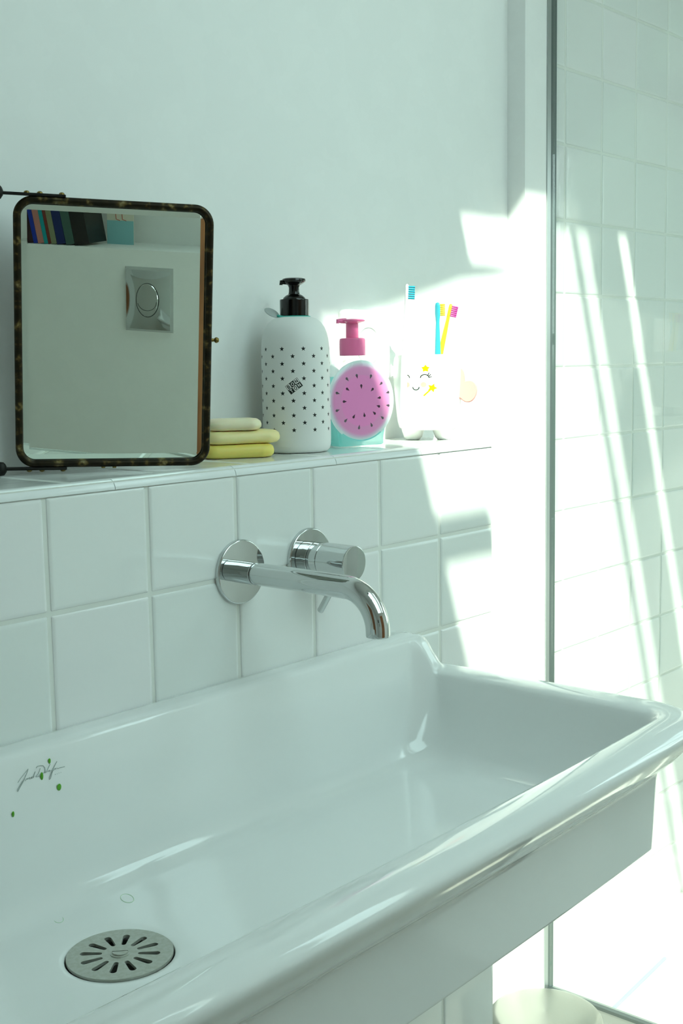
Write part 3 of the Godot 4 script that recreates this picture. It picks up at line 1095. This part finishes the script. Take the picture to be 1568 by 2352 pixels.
	for j in 6:
		for i in 64:
			var i2 := (i + 1) % 64
			idx.append_array([j * 64 + i, j * 64 + i2, (j + 1) * 64 + i, (j + 1) * 64 + i, j * 64 + i2, (j + 1) * 64 + i2])
	part("melon_label", shape(v, idx, 60.0, uv, false), melon_print(), w)
	part("neck", lathe([[0.0140, 0.1365], [0.0145, 0.1380], [0.0145, 0.1490], [0.0, 0.1490]], 40), M.clear_plastic, w)
	part("pump_collar", lathe([[0.0196, 0.1465], [0.0203, 0.1475], [0.0203, 0.1700], [0.0195, 0.1728], [0.0170, 0.1738], [0.0, 0.1740]], 48), M.pink_plastic, w, Vector3(-0.001, -0.004, 0))
	var ph := part("pump_head", lathe([[0.0100, 0.1735], [0.0098, 0.1960], [0.0150, 0.1975], [0.0195, 0.1990], [0.0205, 0.2010], [0.0180, 0.2026], [0.0, 0.2036]], 40), M.pink_plastic, w, Vector3(-0.001, -0.004, 0))
	part("nozzle", pump_nozzle(Vector3(-0.012, 0.2002, 0), Vector3(-0.027, 0.2000, 0.0), 0.0042), M.pink_plastic, ph)

	# ---- three soaps in a pile
	for q in [
		["soap_yellow", -0.487, -0.112, 0.0, 0.105, 0.062, 0.0200, 0.55, "yellow translucent soap bar at the bottom of the pile"],
		["soap_cream", -0.480, -0.111, 0.0200, 0.112, 0.060, 0.0190, 0.48, "pale yellow soap bar in the middle of the pile"],
		["soap_pale", -0.492, -0.112, 0.0390, 0.078, 0.050, 0.0175, 0.60, "cream soap bar on top of the pile"],
	]:
		var rings := []
		for s in [[0.010, 0.0], [0.004, 0.0012], [0.0005, 0.005], [0.0, q[6] * 0.5], [0.0015, q[6] - 0.0045], [0.006, q[6] - 0.0012], [0.014, q[6] - 0.0002]]:
			var r := []
			for k in rounded(q[4] - 2 * s[0], q[5] - 2 * s[0], q[5] * 0.36 - s[0] * 0.8, 8):
				var wob := 1.0 + 0.02 * sin(k.x * 70.0 + q[3] * 300.0)
				r.append(Vector3(k.x, s[1], k.y * wob))
			rings.append(r)
		var so := thing("soap_bar", q[8], "soap", P(q[1], SHELF + q[3], q[2]), "soap bars piled on the ledge")
		part("bar", loft(rings, true, 50.0), M[q[0]], so)
		so.rotation.y = -q[7]

	# ---- socket plate on the wall
	var sk := thing("wall_socket", "square white socket box on the wall behind the watermelon dispenser", "socket", P(-0.1290, 0.3065, BACK))
	part("box", slab(rounded(0.116, 0.116, 0.008, 5), 0.0150, 0.002), M.cup_white, sk)
	part("recess_ring", tube(ring(0.030, 0.0, 40), [0.0018], 8, true), M.cup_white, sk, Vector3(0, 0, 0.0150)).rotation.x = PI / 2

	# ---- tooth-shaped cup with toothbrushes
	var ca := P(-0.0520, SHELF, -0.0950)
	var cf := facing(ca)
	var cup := thing("tooth_cup", "white tooth-shaped cup with a sleeping face, golden wand and pink wing", "cup", ca)
	var v2 := PackedVector3Array()
	part("body", printed_lathe([[0.0, 0.022], [0.030, 0.022], [0.0420, 0.018], [0.0490, 0.021], [0.0520, 0.032], [0.0545, 0.055], [0.0570, 0.085], [0.0585, 0.110], [0.0580, 0.128], [0.0560, 0.1385], [0.0530, 0.1425], [0.0500, 0.1400], [0.0490, 0.1200], [0.0470, 0.060], [0.0400, 0.030], [0.0, 0.030]], cf[0], 0.022, 0.142), cup_print(), cup)
	for s in [-1.0, 1.0]:
		part("foot", lathe([[0.0, 0.0], [0.0110, 0.0003], [0.0150, 0.004], [0.0185, 0.014], [0.0215, 0.026], [0.0, 0.028]], 28), M.cup_white, cup, cf[1] * s * 0.0260)
	# a small wing at the side, two rounded lobes
	var wing := []
	for k in 40:
		var t := TAU * k / 40
		var lobe := 0.022 + 0.009 * cos(2.0 * t + 0.6) + 0.004 * cos(3.0 * t)
		wing.append(Vector2(cos(t) * lobe * 0.8, sin(t) * lobe * 1.35))
	var wg := part("wing", slab(wing, 0.008, 0.002), M.cup_pink, cup)
	wg.transform = Transform3D(Basis(cf[1], Vector3.UP, cf[0]) * Basis(Vector3.BACK, -0.25), cf[1] * 0.0560 + Vector3(0, 0.088, 0) + cf[0] * 0.014)

	toothbrush("white toothbrush with blue bristles leaning left in the cup", P(-0.1165, SHELF + 0.040, -0.1000), P(-0.1090, 0.4035, -0.0930), M.brush_white, M.bristle_blue, 0.0270, cf[1])
	toothbrush("blue toothbrush with pale bristles standing in the cup", P(-0.0270, SHELF + 0.034, -0.0930), P(-0.0262, 0.3760, -0.0930), M.brush_blue, M.brush_yellow, 0.0250, (cf[1] - cf[0] * 0.8).normalized())
	toothbrush("yellow toothbrush with pink bristles in the cup", P(-0.0300, SHELF + 0.036, -0.1150), P(-0.0110, 0.3730, -0.0760), M.brush_yellow, M.bristle_pink, 0.0230, cf[1])


func toothbrush(label: String, foot: Vector3, tip: Vector3, handle: Material, bristle: Material, head: float, out: Vector3) -> void:
	var o := thing("toothbrush", label, "toothbrush", foot, "toothbrushes in the cup")
	var d := (tip - foot)
	var len := d.length()
	d = d.normalized()
	out = (out - d * out.dot(d)).normalized()
	var side := d.cross(out)
	var rings := []
	# half width across the head, half depth
	for s in [[0.0, 0.0035, 0.003], [0.004, 0.0062, 0.0052], [len * 0.25, 0.0068, 0.0058], [len * 0.55, 0.0058, 0.0048], [len - head * 1.9, 0.0040, 0.0036], [len - head * 1.35, 0.0034, 0.0030], [len - head * 1.0, 0.0050, 0.0030], [len - head * 0.8, 0.0062, 0.0030], [len - head * 0.25, 0.0062, 0.0030], [len - head * 0.06, 0.0046, 0.0026], [len, 0.0012, 0.001]]:
		var r := []
		for k in 20:
			var t := TAU * k / 20
			r.append(d * s[0] + side * cos(t) * s[1] + out * sin(t) * s[2])
		rings.append(r)
	part("handle", loft(rings, true, 60.0), handle, o)
	for row in 6:
		for k in 2:
			var at := d * (len - head * (0.16 + 0.135 * row)) + side * (k - 0.5) * 0.0056 + out * 0.0024
			part("bristle_tuft", tube([at, at + out * 0.0105], [0.0013, 0.0016], 8), bristle, o)


# ---------------------------------------------------------------- what the mirror shows: cistern boxing, flush plate, books

func opposite_side() -> void:
	var top := 0.2560
	var w := structure("wall_boxing", "white boxed-in cistern wall with a ledge for books, seen in the mirror", "boxing")
	part("panel", plain_box(Vector3(-2.7, 0.0, 1.9), P(-0.9, top, 2.15)), M.paint, w)

	var fp := thing("flush_plate", "square chrome flush plate seen in the mirror", "flush plate", P(-1.442, 0.115, 1.9))
	fp.rotation.y = PI
	var v := PackedVector3Array()
	var idx := PackedInt32Array()
	var n := 24
	for j in n + 1:
		for i in n + 1:
			var x := (float(i) / n - 0.5) * 2.0
			var y := (float(j) / n - 0.5) * 2.0
			# raised in the middle along a saddle, with a rim that drops to the wall
			var z := 0.010 + 0.007 * (1.0 - x * x * (1.0 - 0.55 * y * y)) - 0.004 * absf(pow(y, 4.0))
			if i == 0 or j == 0 or i == n or j == n:
				z = 0.0
				x *= 1.0
			v.append(Vector3(x * 0.0735, y * 0.0930, z))
	for j in n:
		for i in n:
			var k := j * (n + 1) + i
			idx.append_array([k, k + n + 1, k + 1, k + 1, k + n + 1, k + n + 2])
	part("plate", shape(v, idx, 40.0, PackedVector2Array(), false), M.chrome, fp)
	part("button", lathe([[0.0335, 0.0], [0.0335, 0.0185], [0.0322, 0.0200], [0.0, 0.0206]], 56, 38.0, 1.42), M.chrome, fp).rotation.x = PI / 2
	part("button_gap", tube(ring(0.0340, 0.0, 56, 1.42), [0.0009], 6, true), M.rubber, fp, Vector3(0, 0, 0.0178)).rotation.x = PI / 2
	var arc := []
	for k in 21:
		var t := PI + PI * 0.93 * k / 20.0
		arc.append(Vector3(cos(t) * 0.029, -0.004 + sin(t) * 0.026, 0.0204))
	part("button_gap", tube(arc, [0.0007], 6), M.rubber, fp)

	var cb := thing("wooden_cupboard", "tall brown wooden cupboard with two doors standing opposite the basin", "cupboard", Vector3(-0.48, 0, 2.02))
	part("carcass", plain_box(Vector3(-0.41, 0.0, -0.11), Vector3(0.41, 1.72, 0.125)), M.door_wood, cb)
	for sx in [-1.0, 1.0]:
		var d := part("cupboard_door", block(0.40, 1.66, 0.018, 0.003, 0.002), M.door_wood, cb, Vector3(sx * 0.204, 0.03, -0.1195))
		part("knob", lathe([[0.006, 0.0], [0.006, 0.012], [0.013, 0.018], [0.013, 0.026], [0.0, 0.030]], 20), M.brushed_steel, d, Vector3(-sx * 0.165, 0.85, -0.009)).rotation.x = -PI / 2

	# books: x of the foot, thickness, lean, height, colour
	var books := [
		[-1.8425, 0.0200, 0.190, 0.190, Color(0.42, 0.34, 0.20), "tan book at the end of the row in the mirror"],
		[-1.8226, 0.0180, 0.190, 0.185, Color(0.16, 0.05, 0.07), "dark red book next to the tan book in the mirror"],
		[-1.8062, 0.0130, 0.190, 0.200, Color(0.02, 0.18, 0.60), "bright blue thin book in the mirror"],
		[-1.7893, 0.0190, 0.190, 0.190, Color(0.72, 0.48, 0.44), "pink book with red marks in the mirror"],
		[-1.7729, 0.0120, 0.190, 0.185, Color(0.0, 0.58, 0.60), "turquoise thin book in the mirror"],
		[-1.7613, 0.0095, 0.190, 0.175, Color(0.45, 0.20, 0.16), "thin red-brown book in the mirror"],
		[-1.7475, 0.0165, 0.190, 0.200, Color(0.50, 0.52, 0.40), "olive cream book in the mirror"],
		[-1.7247, 0.0270, 0.190, 0.205, Color(0.02, 0.11, 0.34), "thick navy book with pale lettering in the mirror"],
		[-1.6966, 0.0270, 0.190, 0.210, Color(0.22, 0.34, 0.31), "thick grey-green book in the mirror"],
		[-1.6593, 0.0450, 0.190, 0.200, Color(0.06, 0.065, 0.055), "very thick black book leaning at the end of the row in the mirror"],
	]
	for q in books:
		var b := thing("book", q[5], "book", P(q[0], top, 1.925), "books on the boxing ledge")
		b.rotation.z = q[2]
		var lift: float = sin(q[2]) * q[1] / 2.0
		b.position.y += lift
		var m := mat("cover_%d" % M.size(), q[4], 0.45)
		part("spine", plain_box(Vector3(-q[1] / 2, 0.0, 0.0), Vector3(q[1] / 2, q[3], 0.003)), m, b)
		for s in [-1.0, 1.0]:
			part("cover", plain_box(Vector3(s * q[1] / 2 - s * 0.002, 0.0, 0.003), Vector3(s * q[1] / 2, q[3], 0.13)), m, b)
		part("pages", plain_box(Vector3(-q[1] / 2 + 0.002, 0.003, 0.004), Vector3(q[1] / 2 - 0.002, q[3] - 0.004, 0.126)), M.paper, b)
	var sheet := thing("picture_card", "pale blue card with thin pink bird legs beside the books in the mirror", "card", P(-1.595, top, 2.055))
	part("card", plain_box(Vector3(-0.04, 0.0, 0.0), Vector3(0.045, 0.19, 0.003)), M.paper, sheet)
	part("blue_field", plain_box(Vector3(-0.04, 0.0, -0.0008), Vector3(0.045, 0.070, 0.0)), mat("card_blue", Color(0.55, 0.76, 0.78), 0.7), sheet)
	for x in [-0.012, 0.008]:
		part("bird_leg", tube([Vector3(x - 0.010, 0.12, -0.001), Vector3(x, 0.095, -0.001), Vector3(x + 0.002, 0.074, -0.001), Vector3(x + 0.014, 0.070, -0.001)], [0.0012], 6), mat("leg_pink", Color(0.75, 0.42, 0.36), 0.7), sheet)


func floor_things() -> void:
	var b := thing("steel_bin", "small round brushed steel bin with a domed lid beside the tiled wall end", "bin", Vector3(0.1192, 0, 0.0327))
	part("body", lathe([[0.0, 0.0], [0.098, 0.0], [0.100, 0.003], [0.100, 0.146], [0.0, 0.147]], 64), M.brushed_steel, b)
	part("lid", lathe([[0.1020, 0.1440], [0.1040, 0.1455], [0.1045, 0.1600], [0.1035, 0.1660], [0.1000, 0.1705], [0.0900, 0.1745], [0.0600, 0.1790], [0.0, 0.1810]], 72), M.brushed_steel, b)
	part("base_ring", lathe([[0.0, 0.0], [0.1020, 0.0], [0.1020, 0.010], [0.1000, 0.012]], 56), M.black_plastic, b)
